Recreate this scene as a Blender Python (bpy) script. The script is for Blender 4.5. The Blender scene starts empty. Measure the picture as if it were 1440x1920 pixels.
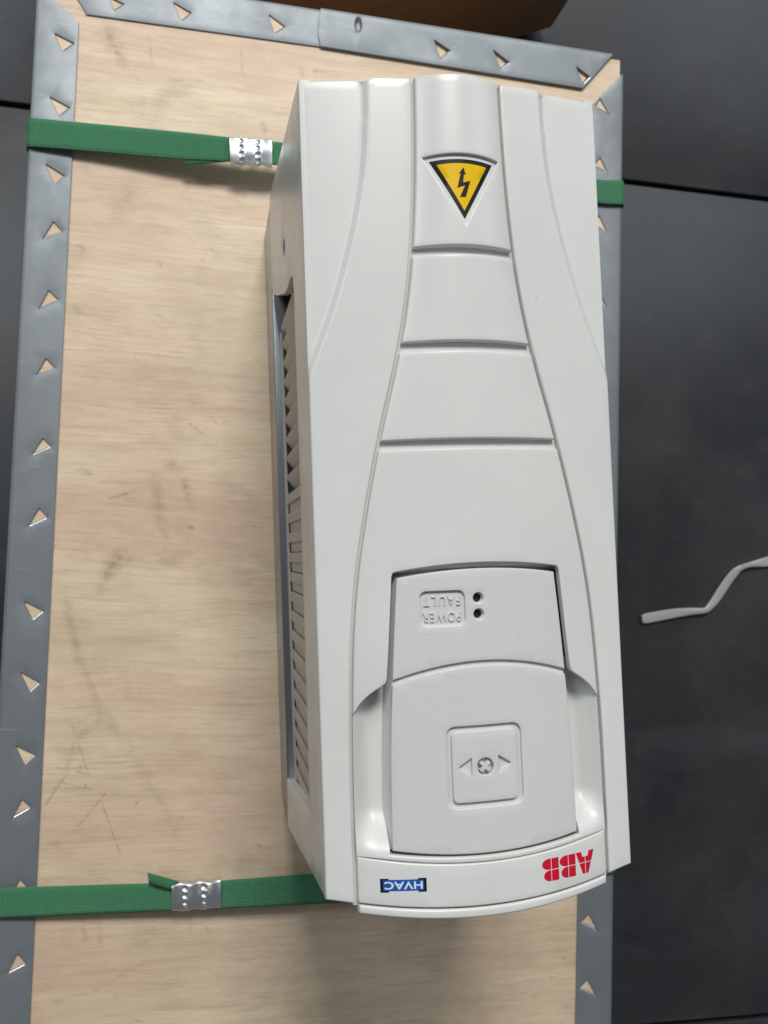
import bpy, bmesh, math, random
import numpy as np
from mathutils import Matrix, Vector
from mathutils.geometry import delaunay_2d_cdt

random.seed(7)
scene = bpy.context.scene
COL = scene.collection
MM = 0.001
LID = 222.0            # height of the crate lid above the floor (mm)

# ------------------------------------------------------------------ camera
CAM = np.array([112.703, -350.661, 531.31 + LID])
ROT = np.array([[0.97931142, -0.03895356, -0.19857435],
                [0.02811575, 0.99797195, -0.05710952],
                [0.20039625, 0.05034494, 0.97842053]])
FOC = 1606.89          # focal length in photo pixels (1440 x 1920)
cam_data = bpy.data.cameras.new('camera')
cam = bpy.data.objects.new('camera', cam_data)
COL.objects.link(cam)
cam_data.sensor_fit = 'VERTICAL'
cam_data.sensor_height = 36.0
cam_data.sensor_width = 27.0
cam_data.lens = FOC / 1920 * 36.0
cam_data.clip_start = 0.01
cam_data.clip_end = 60.0
m4 = Matrix([[*ROT[0], CAM[0] * MM], [*ROT[1], CAM[1] * MM], [*ROT[2], CAM[2] * MM], [0, 0, 0, 1]])
cam.matrix_world = m4
cam_data.dof.use_dof = True
cam_data.dof.focus_distance = 0.345
cam_data.dof.aperture_fstop = 20.0
scene.camera = cam

# ------------------------------------------------------------------ light
world = bpy.data.worlds.new('World')
scene.world = world
world.use_nodes = True
bg = world.node_tree.nodes['Background']
bg.inputs['Color'].default_value = (0.86, 0.93, 1.0, 1)
bg.inputs['Strength'].default_value = 0.15

def area_light(name, loc, target, sx, sy, power, col):
    ld = bpy.data.lights.new(name, 'AREA')
    ld.shape = 'RECTANGLE'
    ld.size, ld.size_y = sx, sy
    ld.energy = power
    ld.color = col
    o = bpy.data.objects.new(name, ld)
    COL.objects.link(o)
    o.location = loc
    d = Vector(target) - Vector(loc)
    o.rotation_euler = d.to_track_quat('-Z', 'Y').to_euler()
    return o

area_light('skylight', (0.05, 3.45, 4.6), (0.2, -0.35, 0.3), 1.8, 1.3, 285.0, (1.0, 0.985, 0.955))
area_light('doorway_light', (-2.2, 1.5, 2.7), (0.2, -0.3, 0.3), 1.2, 1.1, 31.0, (0.88, 0.95, 1.0))
area_light('window_light', (2.6, 2.5, 2.7), (0.5, 0.0, 0.0), 2.4, 2.0, 34.0, (0.90, 0.96, 1.0))

scene.view_settings.view_transform = 'Standard'
scene.view_settings.look = 'None'
scene.view_settings.gamma = 1.0
scene.view_settings.use_curve_mapping = False
scene.view_settings.exposure = -0.15
scene.render.engine = 'CYCLES'

# ------------------------------------------------------------------ pixel -> place
def ray(px, py):
    return ROT @ np.array([(px - 720) / FOC, -(py - 960) / FOC, -1.0])
def on_z(px, py, z):
    """photo pixel -> (x, y) in mm on the horizontal plane at height z above the floor"""
    d = ray(px, py)
    t = (z - CAM[2]) / d[2]
    p = CAM + t * d
    return np.array([p[0], p[1]])

# ------------------------------------------------------------------ object helpers
def thing(name, label, cat, loc=(0, 0, 0), rotz=0.0, group=None):
    o = bpy.data.objects.new(name, None)
    o.empty_display_size = 0.02
    COL.objects.link(o)
    o.location = loc
    o.rotation_euler = (0, 0, rotz)
    tag(o, label, cat, group)
    return o

def tag(o, label=None, cat=None, group=None, kind=None):
    if label: o['label'] = label
    if cat: o['category'] = cat
    if group: o['group'] = group
    if kind: o['kind'] = kind
    return o

def finish(name, bm, mat, parent=None, angle=40, smooth=True, recalc=False):
    bmesh.ops.remove_doubles(bm, verts=bm.verts, dist=2e-6)
    if recalc:
        bmesh.ops.recalc_face_normals(bm, faces=bm.faces)
    me = bpy.data.meshes.new(name)
    for f in bm.faces:
        f.smooth = smooth
    bm.to_mesh(me)
    bm.free()
    if smooth:
        me.set_sharp_from_angle(angle=math.radians(angle))
    o = bpy.data.objects.new(name, me)
    COL.objects.link(o)
    if mat: me.materials.append(mat)
    if parent: o.parent = parent
    return o

# ------------------------------------------------------------------ 2-D helpers (mm)
def cr(xs, ys):
    """smooth interpolator through points (finite-difference cubic Hermite)"""
    xs = np.array(xs, float); ys = np.array(ys, float)
    d = np.gradient(ys, xs)
    def f(x):
        x = min(max(x, xs[0]), xs[-1])
        i = min(max(int(np.searchsorted(xs, x) - 1), 0), len(xs) - 2)
        h = xs[i + 1] - xs[i]; t = (x - xs[i]) / h
        return ((2*t**3 - 3*t**2 + 1) * ys[i] + (t**3 - 2*t**2 + t) * h * d[i]
                + (-2*t**3 + 3*t**2) * ys[i + 1] + (t**3 - t**2) * h * d[i + 1])
    return f

def sstep(a, b, x):
    t = min(max((x - a) / (b - a), 0), 1); return t * t * (3 - 2 * t)   # also falls when a > b

def area2(p):
    return sum(p[i][0] * p[(i + 1) % len(p)][1] - p[(i + 1) % len(p)][0] * p[i][1] for i in range(len(p)))

def ccw(p):
    p = [(float(a), float(b)) for a, b in p]
    return p if area2(p) > 0 else p[::-1]

def dense(p, step, closed=True):
    out = []
    n = len(p)
    for i in range(n if closed else n - 1):
        a, b = np.array(p[i]), np.array(p[(i + 1) % n])
        L = np.linalg.norm(b - a)
        k = max(1, int(math.ceil(L / step)))
        for j in range(k):
            out.append(tuple(a + (b - a) * j / k))
    if not closed: out.append(tuple(p[-1]))
    return out

def offset(p, d):
    """move a CCW loop inwards by d (mitred)"""
    n = len(p); out = []
    for i in range(n):
        a, b, c = np.array(p[i - 1]), np.array(p[i]), np.array(p[(i + 1) % n])
        e1 = b - a; e2 = c - b
        e1 /= max(np.linalg.norm(e1), 1e-9); e2 /= max(np.linalg.norm(e2), 1e-9)
        n1 = np.array([-e1[1], e1[0]]); n2 = np.array([-e2[1], e2[0]])
        m = n1 + n2; q = 1 + n1 @ n2
        m = m / max(q, 0.35)
        out.append(tuple(b + m * d))
    return out

def inside(pts, poly):
    pts = np.asarray(pts, float); x, y = pts[:, 0], pts[:, 1]
    res = np.zeros(len(pts), bool)
    n = len(poly)
    for i in range(n):
        x1, y1 = poly[i]; x2, y2 = poly[(i + 1) % n]
        if y1 == y2: continue
        c = ((y1 > y) != (y2 > y)) & (x < (x2 - x1) * (y - y1) / (y2 - y1) + x1)
        res ^= c
    return res

def rrect(x0, x1, y0, y1, r, n=6):
    out = []
    for cx, cy, a0 in ((x1 - r, y1 - r, 0), (x0 + r, y1 - r, 90), (x0 + r, y0 + r, 180), (x1 - r, y0 + r, 270)):
        for k in range(n + 1):
            a = math.radians(a0 + 90 * k / n)
            out.append((cx + r * math.cos(a), cy + r * math.sin(a)))
    return out

def circle(cx, cy, r, n=24, ry=None):
    ry = ry or r
    return [(cx + r * math.cos(2*math.pi*k/n), cy + ry * math.sin(2*math.pi*k/n)) for k in range(n)]

def plate(bm, outline, H, holes=(), lines=(), r=0.6, depth=2.0, grid=4.0, step=2.0, n=3,
          flare=0.0, hole_depth=None, mp=None, flip=False, hole_r=None, dense_holes=True, floor=False):
    """a moulded plate: outline (mm) lifted to height H(x,y), edges rounded with radius r, walls going down by depth"""
    if mp is None: mp = lambda x, y, h: (x * MM, y * MM, h * MM)
    def V(x, y, h): return bm.verts.new(mp(x, y, h))
    def F(vs):
        if len(set(vs)) < 3: return
        try: bm.faces.new(vs[::-1] if flip else vs)
        except ValueError: pass
    out = dense(ccw(outline), step)
    hl = [dense(ccw(h), step if dense_holes else 99) for h in holes]
    hole_r = r if hole_r is None else hole_r
    def rings(loop, sgn, rr, dep, fl):
        res = []
        lo = offset(loop, -sgn * fl) if fl else loop
        res.append([(x, y, H(*loop[i]) - max(dep, rr)) for i, (x, y) in enumerate(lo)])
        for k in range(n + 1):
            th = math.pi / 2 * k / n
            ins = rr * (1 - math.cos(th)); dr = rr * (1 - math.sin(th))
            lp = offset(loop, sgn * ins) if ins > 0 else loop
            res.append([(x, y, H(x, y) - dr) for x, y in lp])
        vs = [[V(*q) for q in ring] for ring in res]
        m = len(loop)
        for a, b in zip(vs[:-1], vs[1:]):
            for i in range(m):
                j = (i + 1) % m
                q = [a[i], a[j], b[j], b[i]]
                F(q if sgn > 0 else q[::-1])
        return [(x, y) for x, y, _ in res[-1]]
    o_in = rings(out, 1, r, depth, flare)
    h_in = [rings(h, -1, hole_r, depth if hole_depth is None else hole_depth, 0) for h in hl]
    pts = list(o_in); edges = [(i, (i + 1) % len(o_in)) for i in range(len(o_in))]
    for h in h_in:
        b = len(pts); pts += h; edges += [(b + i, b + (i + 1) % len(h)) for i in range(len(h))]
    for l in lines:
        l = [q for q in l if True]
        keep = inside(l, o_in)
        prev = None
        for q, k in zip(l, keep):
            if k:
                pts.append(q)
                if prev is not None: edges.append((prev, len(pts) - 1))
                prev = len(pts) - 1
            else: prev = None
    arr = np.array(o_in)
    gx = np.arange(arr[:, 0].min() + grid / 2, arr[:, 0].max(), grid)
    gy = np.arange(arr[:, 1].min() + grid / 2, arr[:, 1].max(), grid)
    G = np.array([(x + (grid / 2 if j % 2 else 0), y) for j, y in enumerate(gy) for x in gx])
    if len(G):
        ok = inside(G, offset(o_in, grid * 0.3))
        for h in h_in: ok &= ~inside(G, offset(h, -grid * 0.3))
        for q in G[ok]: pts.append(tuple(q))
    x0, y0 = arr.min(0) - 37.0; x1, y1 = arr.max(0) + 41.0      # a wide frame keeps the hull away from the outline
    pts += [(x0, y0), (x1, y0 - 3.0), (x1 + 2.0, y1), (x0 - 5.0, y1 + 7.0)]
    res = delaunay_2d_cdt([Vector(q) for q in pts], edges, [], 0, 1e-6)
    P = np.array([(v.x, v.y) for v in res[0]]); T = res[2]
    cen = np.array([P[list(t)].mean(0) for t in T])
    ok = inside(cen, o_in)
    for h in h_in: ok &= ~inside(cen, h)
    if 0:
        A = sum(abs((P[t[1]][0]-P[t[0]][0])*(P[t[2]][1]-P[t[0]][1])-(P[t[1]][1]-P[t[0]][1])*(P[t[2]][0]-P[t[0]][0])) for t, k in zip(T, ok) if k)
        print('AREA', A, abs(area2(o_in)) - sum(abs(area2(h)) for h in h_in), min(np.linalg.norm(np.array(o_in[i])-np.array(o_in[i-1])) for i in range(len(o_in))))
    vv = {}
    for t, k in zip(T, ok):
        if not k: continue
        q = []
        for i in t:
            if i not in vv: vv[i] = V(P[i][0], P[i][1], H(P[i][0], P[i][1]))
            q.append(vv[i])
        a = P[t[0]]; b = P[t[1]]; c = P[t[2]]
        if (b[0]-a[0])*(c[1]-a[1]) - (b[1]-a[1])*(c[0]-a[0]) < 0: q = q[::-1]
        F(q)

def box(bm, x0, x1, y0, y1, z0, z1, bev=0.0):
    r = bmesh.ops.create_cube(bm, size=1.0)
    for v in r['verts']:
        v.co = Vector((((x0 + x1) / 2 + v.co.x * (x1 - x0)) * MM, ((y0 + y1) / 2 + v.co.y * (y1 - y0)) * MM,
                       ((z0 + z1) / 2 + v.co.z * (z1 - z0)) * MM))
    if bev > 0:
        es = list({e for v in r['verts'] for e in v.link_edges})
        bmesh.ops.bevel(bm, geom=es, offset=bev * MM, segments=3, profile=0.5, affect='EDGES')

# ------------------------------------------------------------------ materials
class NT:
    def __init__(self, name):
        self.m = bpy.data.materials.new(name)
        self.m.use_nodes = True
        self.t = self.m.node_tree
        self.b = self.t.nodes['Principled BSDF']
        self._co = None
    def n(self, typ, **kw):
        x = self.t.nodes.new(typ)
        for k, v in kw.items(): setattr(x, k, v)
        return x
    def l(self, a, b): self.t.links.new(a, b)
    def co(self):
        if self._co is None: self._co = self.n('ShaderNodeTexCoord').outputs['Object']
        return self._co
    def mapped(self, scale, rot=(0, 0, 0), loc=(0, 0, 0)):
        m = self.n('ShaderNodeMapping')
        m.inputs['Scale'].default_value = scale
        m.inputs['Rotation'].default_value = rot
        m.inputs['Location'].default_value = loc
        self.l(self.co(), m.inputs['Vector'])
        return m.outputs[0]
    def noise(self, vec, scale=1.0, detail=4, rough=0.55, dist=0.0):
        x = self.n('ShaderNodeTexNoise')
        x.inputs['Scale'].default_value = scale
        x.inputs['Detail'].default_value = detail
        x.inputs['Roughness'].default_value = rough
        x.inputs['Distortion'].default_value = dist
        self.l(vec, x.inputs['Vector'])
        return x.outputs['Fac']
    def ramp(self, fac, stops):
        x = self.n('ShaderNodeValToRGB')
        e = x.color_ramp.elements
        while len(e) < len(stops): e.new(0.5)
        for i, (p, c) in enumerate(stops):
            e[i].position = p
            e[i].color = (c, c, c, 1) if isinstance(c, (int, float)) else (*c, 1)
        self.l(fac, x.inputs[0])
        return x.outputs[0]
    def math(self, op, a, b=None, clamp=False):
        x = self.n('ShaderNodeMath', operation=op, use_clamp=clamp)
        for i, v in enumerate((a, b)):
            if v is None: continue
            if isinstance(v, (int, float)): x.inputs[i].default_value = v
            else: self.l(v, x.inputs[i])
        return x.outputs[0]
    def mix(self, fac, a, b, mode='MIX'):
        x = self.n('ShaderNodeMix', data_type='RGBA', blend_type=mode)
        for s, v in ((x.inputs[0], fac), (x.inputs[6], a), (x.inputs[7], b)):
            if isinstance(v, (int, float)): s.default_value = v
            elif isinstance(v, tuple): s.default_value = (*v, 1)
            else: self.l(v, s)
        return x.outputs[2]
    def bump(self, h, strength, dist):
        x = self.n('ShaderNodeBump')
        x.inputs['Strength'].default_value = strength
        x.inputs['Distance'].default_value = dist
        self.l(h, x.inputs['Height'])
        self.l(x.outputs[0], self.b.inputs['Normal'])
    def set(self, col=None, rough=None, metal=None, spec=None):
        for k, v in (('Base Color', col), ('Roughness', rough), ('Metallic', metal), ('Specular IOR Level', spec)):
            if v is None: continue
            s = self.b.inputs[k]
            if isinstance(v, tuple): s.default_value = (*v, 1)
            elif isinstance(v, (int, float)): s.default_value = v
            else: self.l(v, s)

def plastic(name, col, rough, bump_scale, bump_s, mottled=0.03):
    m = NT(name)
    v = m.mapped((1, 1, 1))
    a = m.noise(v, 22, 5, 0.6)
    c2 = tuple(c * (1 - mottled) for c in col)
    dust = m.ramp(m.noise(m.mapped((1, 1, 1), loc=(3, 1, 2)), 420, 2, 0.5), ((0.71, 0.0), (0.76, 1.0)))
    base = m.mix(m.ramp(a, ((0.35, 0.0), (0.7, 1.0))), col, c2)
    big = m.ramp(m.noise(m.mapped((1, 1, 1), loc=(1, 5, 2)), 60, 2, 0.5), ((0.55, 0.0), (0.68, 1.0)))
    base = m.mix(m.math('MULTIPLY', m.math('MULTIPLY', dust, big), 0.28), base, (0.30, 0.27, 0.22))
    m.set(base, m.math('ADD', m.math('MULTIPLY', a, 0.12), rough - 0.06), 0.0, 0.45)
    m.bump(m.noise(v, bump_scale, 2, 0.5), bump_s, 0.0002)
    return m.m

M_WHITE = plastic('off_white_plastic', (0.70, 0.703, 0.678), 0.28, 2600, 0.08, 0.06)
M_PAD = plastic('textured_grey_plastic', (0.645, 0.650, 0.638), 0.34, 1500, 0.55)
M_SLAT = plastic('shaded_louvre_plastic', (0.47, 0.445, 0.41), 0.42, 2600, 0.08)  # shell plastic in a darker tone: shade on the louvres put into the colour
M_BAY = plastic('grey_bay_plastic', (0.66, 0.67, 0.645), 0.36, 2600, 0.10)

def simple(name, col, rough, metal=0.0, spec=0.5):
    m = NT(name); m.set(col, rough, metal, spec)
    v = m.mapped((1, 1, 1))
    a = m.noise(v, 300, 3, 0.5)
    m.l(m.math('ADD', m.math('MULTIPLY', a, 0.15), rough - 0.07), m.b.inputs['Roughness'])
    return m.m
M_BLACK = simple('black_print', (0.012, 0.010, 0.010), 0.4, 0.0, 0.2)
M_YELLOW = simple('yellow_print', (0.80, 0.50, 0.0), 0.38, 0.0, 0.2)
M_RED = simple('red_print', (0.60, 0.004, 0.030), 0.4)
M_BLUE = simple('blue_print', (0.007, 0.095, 0.43), 0.35)
M_LWHITE = simple('white_print', (0.72, 0.76, 0.80), 0.4)
M_DARK = simple('dark_recess_plastic', (0.012, 0.013, 0.014), 0.35)
M_CASE = simple('dark_grey_inner_casing', (0.16, 0.16, 0.165), 0.5)

def galv(name, col, rough, scratch=True, spangle=70, metal=1.0):
    m = NT(name)
    v = m.mapped((1, 1, 1))
    vo = m.n('ShaderNodeTexVoronoi'); vo.inputs['Scale'].default_value = spangle
    m.l(v, vo.inputs['Vector'])
    sp = m.ramp(vo.outputs['Color'], ((0.0, 0.0), (1.0, 1.0)))
    a = m.noise(v, 28, 5, 0.6)
    c = m.mix(m.ramp(a, ((0.3, 0.0), (0.75, 1.0))), col, tuple(x * 0.80 for x in col))
    c = m.mix(m.math('MULTIPLY', sp, 0.10), c, tuple(min(1, x * 1.25) for x in col))
    st = m.ramp(m.noise(m.mapped((1, 1, 1), loc=(4, 2, 7)), 9, 4, 0.65, 0.8), ((0.60, 0.0), (0.72, 1.0)))
    c = m.mix(m.math('MULTIPLY', st, 0.22), c, (0.22, 0.20, 0.17))
    sc = m.ramp(m.noise(m.mapped((40, 500, 200), rot=(0, 0, 0.5)), 1.0, 3, 0.6), ((0.66, 0.0), (0.70, 1.0)))
    if scratch: c = m.mix(m.math('MULTIPLY', sc, 0.10), c, (0.80, 0.83, 0.86))
    m.set(c, m.math('ADD', m.math('MULTIPLY', a, 0.18), rough - 0.06), metal)
    m.bump(m.noise(v, 40, 3, 0.5), 0.05, 0.001)
    return m.m
M_STEEL = galv('galvanised_steel', (0.245, 0.270, 0.290), 0.50, metal=0.5)
M_ZINC = galv('zinc_chassis_plate', (0.36, 0.385, 0.42), 0.32, spangle=420)
M_ALU = galv('bare_aluminium', (0.66, 0.66, 0.66), 0.30, False)
M_SEAL = galv('bright_seal_steel', (0.84, 0.86, 0.88), 0.32, False)

# plywood: grain across the lid, stains and pencil-like scuffs
def wood_material():
    m = NT('birch_plywood')
    v = m.mapped((1, 1, 1))
    warp = m.noise(m.mapped((5, 16, 5)), 1.0, 3, 0.5)
    cmb = m.n('ShaderNodeVectorMath', operation='ADD')
    vm = m.n('ShaderNodeCombineXYZ')
    m.l(m.math('MULTIPLY', warp, 0.02), vm.inputs[1])
    m.l(v, cmb.inputs[0]); m.l(vm.outputs[0], cmb.inputs[1])
    def gm(sc):
        mp = m.n('ShaderNodeMapping'); mp.inputs['Scale'].default_value = sc
        m.l(cmb.outputs[0], mp.inputs['Vector']); return mp.outputs[0]
    fine = m.noise(gm((38, 620, 60)), 1.0, 5, 0.6)
    mid = m.noise(gm((9, 130, 30)), 1.0, 4, 0.55)
    band = m.noise(gm((1.5, 17, 4)), 1.0, 3, 0.5)
    blot = m.noise(gm((6, 11, 6)), 1.0, 4, 0.6)
    c = m.ramp(band, ((0.30, (0.70, 0.520, 0.385)), (0.46, (0.745, 0.580, 0.425)), (0.58, (0.775, 0.640, 0.455)), (0.72, (0.72, 0.585, 0.405))))
    c = m.mix(m.ramp(blot, ((0.40, 0.0), (0.70, 0.55))), c, (0.628, 0.444, 0.320))
    c = m.mix(m.ramp(mid, ((0.48, 0.0), (0.74, 0.50))), c, (0.538, 0.385, 0.262))
    fleck = m.noise(gm((95, 1150, 60)), 1.0, 3, 0.6)
    c = m.mix(m.ramp(fleck, ((0.55, 0.0), (0.78, 0.26))), c, (0.482, 0.337, 0.228))
    c = m.mix(m.math('MULTIPLY', m.ramp(fine, ((0.50, 0.0), (0.76, 0.60))), m.ramp(m.noise(v, 14, 3, 0.6), ((0.38, 0.35), (0.62, 1.0)))), c, (0.421, 0.297, 0.206))
    c = m.mix(m.ramp(fine, ((0.20, 0.35), (0.38, 0.0))), c, (0.772, 0.639, 0.482))
    pore = m.ramp(m.noise(gm((26, 900, 60)), 1.0, 2, 0.5), ((0.615, 0.0), (0.665, 1.0)))
    c = m.mix(m.math('MULTIPLY', pore, 0.18), c, (0.335, 0.229, 0.150))
    lite = m.ramp(m.noise(gm((17, 520, 60)), 1.0, 2, 0.5), ((0.62, 0.0), (0.69, 1.0)))
    c = m.mix(m.math('MULTIPLY', lite, 0.20), c, (0.837, 0.729, 0.598))
    cloud = m.ramp(m.noise(gm((13, 24, 9)), 1.0, 5, 0.65), ((0.46, 0.0), (0.66, 1.0)))
    c = m.mix(m.math('MULTIPLY', cloud, 0.42), c, (0.493, 0.360, 0.256))
    speck = m.ramp(m.noise(gm((55, 210, 60)), 1.0, 4, 0.7), ((0.52, 0.0), (0.74, 1.0)))
    c = m.mix(m.math('MULTIPLY', speck, 0.30), c, (0.46, 0.335, 0.235))
    # grey hand-dirt smudges
    sm = m.ramp(m.noise(m.mapped((1, 1.25, 1), loc=(0.31, 0.12, 0)), 17, 5, 0.66, 0.5), ((0.565, 0.0), (0.72, 1.0)))
    c = m.mix(m.math('MULTIPLY', sm, 0.28), c, (0.27, 0.215, 0.165))
    sp = m.ramp(m.noise(m.mapped((1, 1, 1), loc=(1.3, 0.4, 0)), 170, 4, 0.6), ((0.66, 0.0), (0.74, 1.0)))
    ar = m.ramp(m.noise(m.mapped((1, 1, 1), loc=(2.3, 0.7, 0)), 11, 2, 0.5), ((0.50, 0.0), (0.62, 1.0)))
    c = m.mix(m.math('MULTIPLY', m.math('MULTIPLY', sp, ar), 0.55), c, (0.17, 0.125, 0.09))
    # individual marks, each at its own place on the lid (mm): ax, ay, bx, by, half width, strength
    sep = m.n('ShaderNodeSeparateXYZ'); m.l(m.co(), sep.inputs[0])
    jn = m.noise(v, 240, 3, 0.6)
    jm = m.noise(v, 60, 3, 0.6)
    marks_px = [((205, 70), (232, 120), 5, .50), ((200, 60), (218, 95), 8, .35), ((262, 150), (372, 150), 2.2, .3), ((592, 133), (612, 137), 3.0, .55),
                ((452, 95), (455, 140), 1.5, .35), ((564, 128), (566, 140), 2.2, .4), ((280, 70), (285, 130), 1.5, .22),
                ((492, 232), (497, 246), 2.4, .45), ((150, 460), (155, 468), 2.0, .5), ((245, 360), (225, 395), 11, .25), ((352, 340), (470, 345), 6, .16),
                ((385, 777), (410, 796), 0.9, .7), ((410, 796), (428, 788), 0.8, .5), ((355, 795), (382, 815), 1.0, .5), ((288, 727), (289, 728), 1.0, .9),
                ((140, 576), (146, 583), 3.0, .45), ((252, 668), (256, 676), 1.0, .5),
                ((290, 890), (300, 950), 4.5, .42), ((345, 905), (360, 950), 4.0, .45), ((320, 870), (335, 880), 6, .32), ((290, 950), (310, 1000), 5, .30),
                ((340, 975), (360, 990), 2.0, .5), ((205, 935), (240, 925), 1.2, .5), ((300, 1050), (325, 1055), 3, .3), ((415, 905), (480, 935), 5, .25),
                ((225, 1042), (200, 1075), 7, .48), ((235, 1048), (236, 1049), 5, .4), ((200, 1075), (185, 1110), 5, .3), ((150, 880), (170, 890), 3, .4),
                ((125, 1135), (150, 1240), 4.5, .36), ((150, 1240), (195, 1345), 3.2, .34), ((195, 1345), (245, 1405), 5, .30), ((245, 1405), (300, 1500), 5, .24), ((300, 1500), (330, 1560), 5, .2),
                ((195, 1345), (140, 1390), 3.2, .34), ((140, 1390), (122, 1450), 2.6, .28), ((135, 1360), (165, 1450), 0.9, .55), ((142, 1446), (166, 1452), 0.8, .6),
                ((115, 1465), (85, 1510), 1.2, .5), ((128, 1450), (100, 1480), 1.0, .4), ((197, 1488), (148, 1548), 1.1, .5), ((188, 1498), (225, 1600), 0.9, .5), ((115, 1468), (190, 1485), 0.8, .3),
                ((105, 1580), (112, 1590), 3, .35), ((482, 1583), (487, 1586), 1.6, .7), ((400, 1600), (418, 1610), 3, .25),
                ((355, 1740), (357, 1752), 1.4, .6), ((387, 1740), (390, 1750), 1.4, .5), ((185, 1720), (190, 1770), 2.5, .3), ((150, 1720), (160, 1760), 3, .25),
                ((250, 1912), (268, 1916), 0.9, .6), ((65, 1890), (175, 1860), 2.2, .20), ((175, 1860), (270, 1805), 2.4, .22), ((270, 1805), (390, 1788), 2.4, .18)]
    tot = None
    for a, b, w, s in marks_px:
        A = on_z(*a, LID); B = on_z(*b, LID)
        d = B - A; L2 = float(d @ d) + 1e-6
        px = m.math('SUBTRACT', sep.outputs[0], float(A[0] * MM)); py = m.math('SUBTRACT', sep.outputs[1], float(A[1] * MM))
        t = m.math('MULTIPLY_ADD', px, float(d[0] / L2 * 1000)); tn = t.node
        m.l(m.math('MULTIPLY', py, float(d[1] / L2 * 1000)), tn.inputs[2]); tn.use_clamp = True
        ex = m.math('SUBTRACT', px, m.math('MULTIPLY', t, float(d[0] * MM))); ey = m.math('SUBTRACT', py, m.math('MULTIPLY', t, float(d[1] * MM)))
        q = m.math('SQRT', m.math('ADD', m.math('MULTIPLY', ex, ex), m.math('MULTIPLY', ey, ey)))
        f = m.math('SUBTRACT', 1.0, m.math('DIVIDE', q, w * MM), clamp=True)
        f = m.math('MULTIPLY', f, s * 1.15)
        tot = f if tot is None else m.math('MAXIMUM', tot, f)
    tot = m.math('MULTIPLY', tot, m.ramp(jm, ((0.30, 0.25), (0.60, 1.0))))
    tot = m.math('MULTIPLY', tot, m.ramp(jn, ((0.35, 0.35), (0.60, 1.0))), clamp=True)
    c = m.mix(tot, c, (0.20, 0.150, 0.105))
    m.set(c, m.math('ADD', m.math('MULTIPLY', mid, 0.2), 0.42), 0.0, 0.35)
    m.bump(m.math('ADD', fine, m.math('MULTIPLY', mid, 0.6)), 0.18, 0.0006)
    return m.m
M_WOOD = wood_material()

def strap_material():
    m = NT('green_embossed_strap')
    v = m.mapped((1, 1, 1))
    uv = m.n('ShaderNodeUVMap').outputs[0]
    sep = m.n('ShaderNodeSeparateXYZ'); m.l(uv, sep.inputs[0])
    # diamond embossing (uv in mm)
    k = 2 * math.pi / 2.7
    s1 = m.math('SINE', m.math('MULTIPLY', m.math('ADD', sep.outputs[0], m.math('MULTIPLY', sep.outputs[1], 1.6)), k))
    s2 = m.math('SINE', m.math('MULTIPLY', m.math('SUBTRACT', sep.outputs[0], m.math('MULTIPLY', sep.outputs[1], 1.6)), k))
    h = m.math('MULTIPLY', s1, s2)
    a = m.noise(v, 45, 4, 0.6)
    c = m.mix(m.ramp(a, ((0.3, 0.0), (0.7, 1.0))), (0.048, 0.205, 0.092), (0.060, 0.245, 0.115))
    c = m.mix(m.math('MULTIPLY', m.ramp(m.noise(v, 400, 2, 0.5), ((0.6, 0.0), (0.7, 1.0))), 0.12), c, (0.3, 0.4, 0.33))
    m.set(c, 0.34, 0.0, 0.5)
    m.bump(h, 0.7, 0.0006)
    m.l(m.mix(m.math('MULTIPLY', m.math('ADD', h, 1.0), 0.42), c, (0.085, 0.31, 0.16)), m.b.inputs['Base Color'])
    return m.m
M_STRAP = strap_material()

def floor_material():
    m = NT('black_floor_tile')
    v = m.mapped((1, 1, 1))
    a = m.noise(v, 5, 5, 0.62, 0.6)
    b = m.noise(v, 26, 5, 0.6)
    c = m.mix(m.ramp(a, ((0.35, 0.0), (0.70, 1.0))), (0.018, 0.020, 0.0235), (0.040, 0.042, 0.045))
    c = m.mix(m.ramp(b, ((0.58, 0.0), (0.75, 0.35))), c, (0.052, 0.052, 0.053))
    smear = m.ramp(m.noise(m.mapped((3, 9, 3), rot=(0, 0, 0.9)), 1.0, 6, 0.68, 0.7), ((0.50, 0.0), (0.74, 0.55)))
    c = m.mix(smear, c, (0.060, 0.064, 0.070))
    grit = m.ramp(m.noise(v, 520, 2, 0.5), ((0.70, 0.0), (0.75, 0.5)))
    c = m.mix(grit, c, (0.11, 0.11, 0.11))
    scr = m.ramp(m.noise(m.mapped((12, 330, 30), rot=(0, 0, 0.35)), 1.0, 3, 0.6), ((0.69, 0.0), (0.72, 0.30)))
    c = m.mix(scr, c, (0.10, 0.10, 0.10))
    sp = m.ramp(m.noise(v, 130, 3, 0.5), ((0.72, 0.0), (0.78, 0.4)))
    c = m.mix(sp, c, (0.09, 0.09, 0.092))
    m.set(c, m.math('ADD', m.math('MULTIPLY', a, 0.22), 0.24), 0.0, 0.5)
    m.bump(b, 0.08, 0.001)
    return m.m
M_FLOOR = floor_material()
M_JOINT = simple('black_joint', (0.004, 0.004, 0.005), 0.8)

def brown_material():
    m = NT('dark_brown_board')
    a = m.noise(m.mapped((6, 6, 60)), 1.0, 4, 0.6)
    c = m.mix(a, (0.26, 0.135, 0.062), (0.15, 0.080, 0.040))
    m.set(c, 0.55)
    m.bump(a, 0.2, 0.002)
    return m.m
M_BROWN = brown_material()

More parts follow.
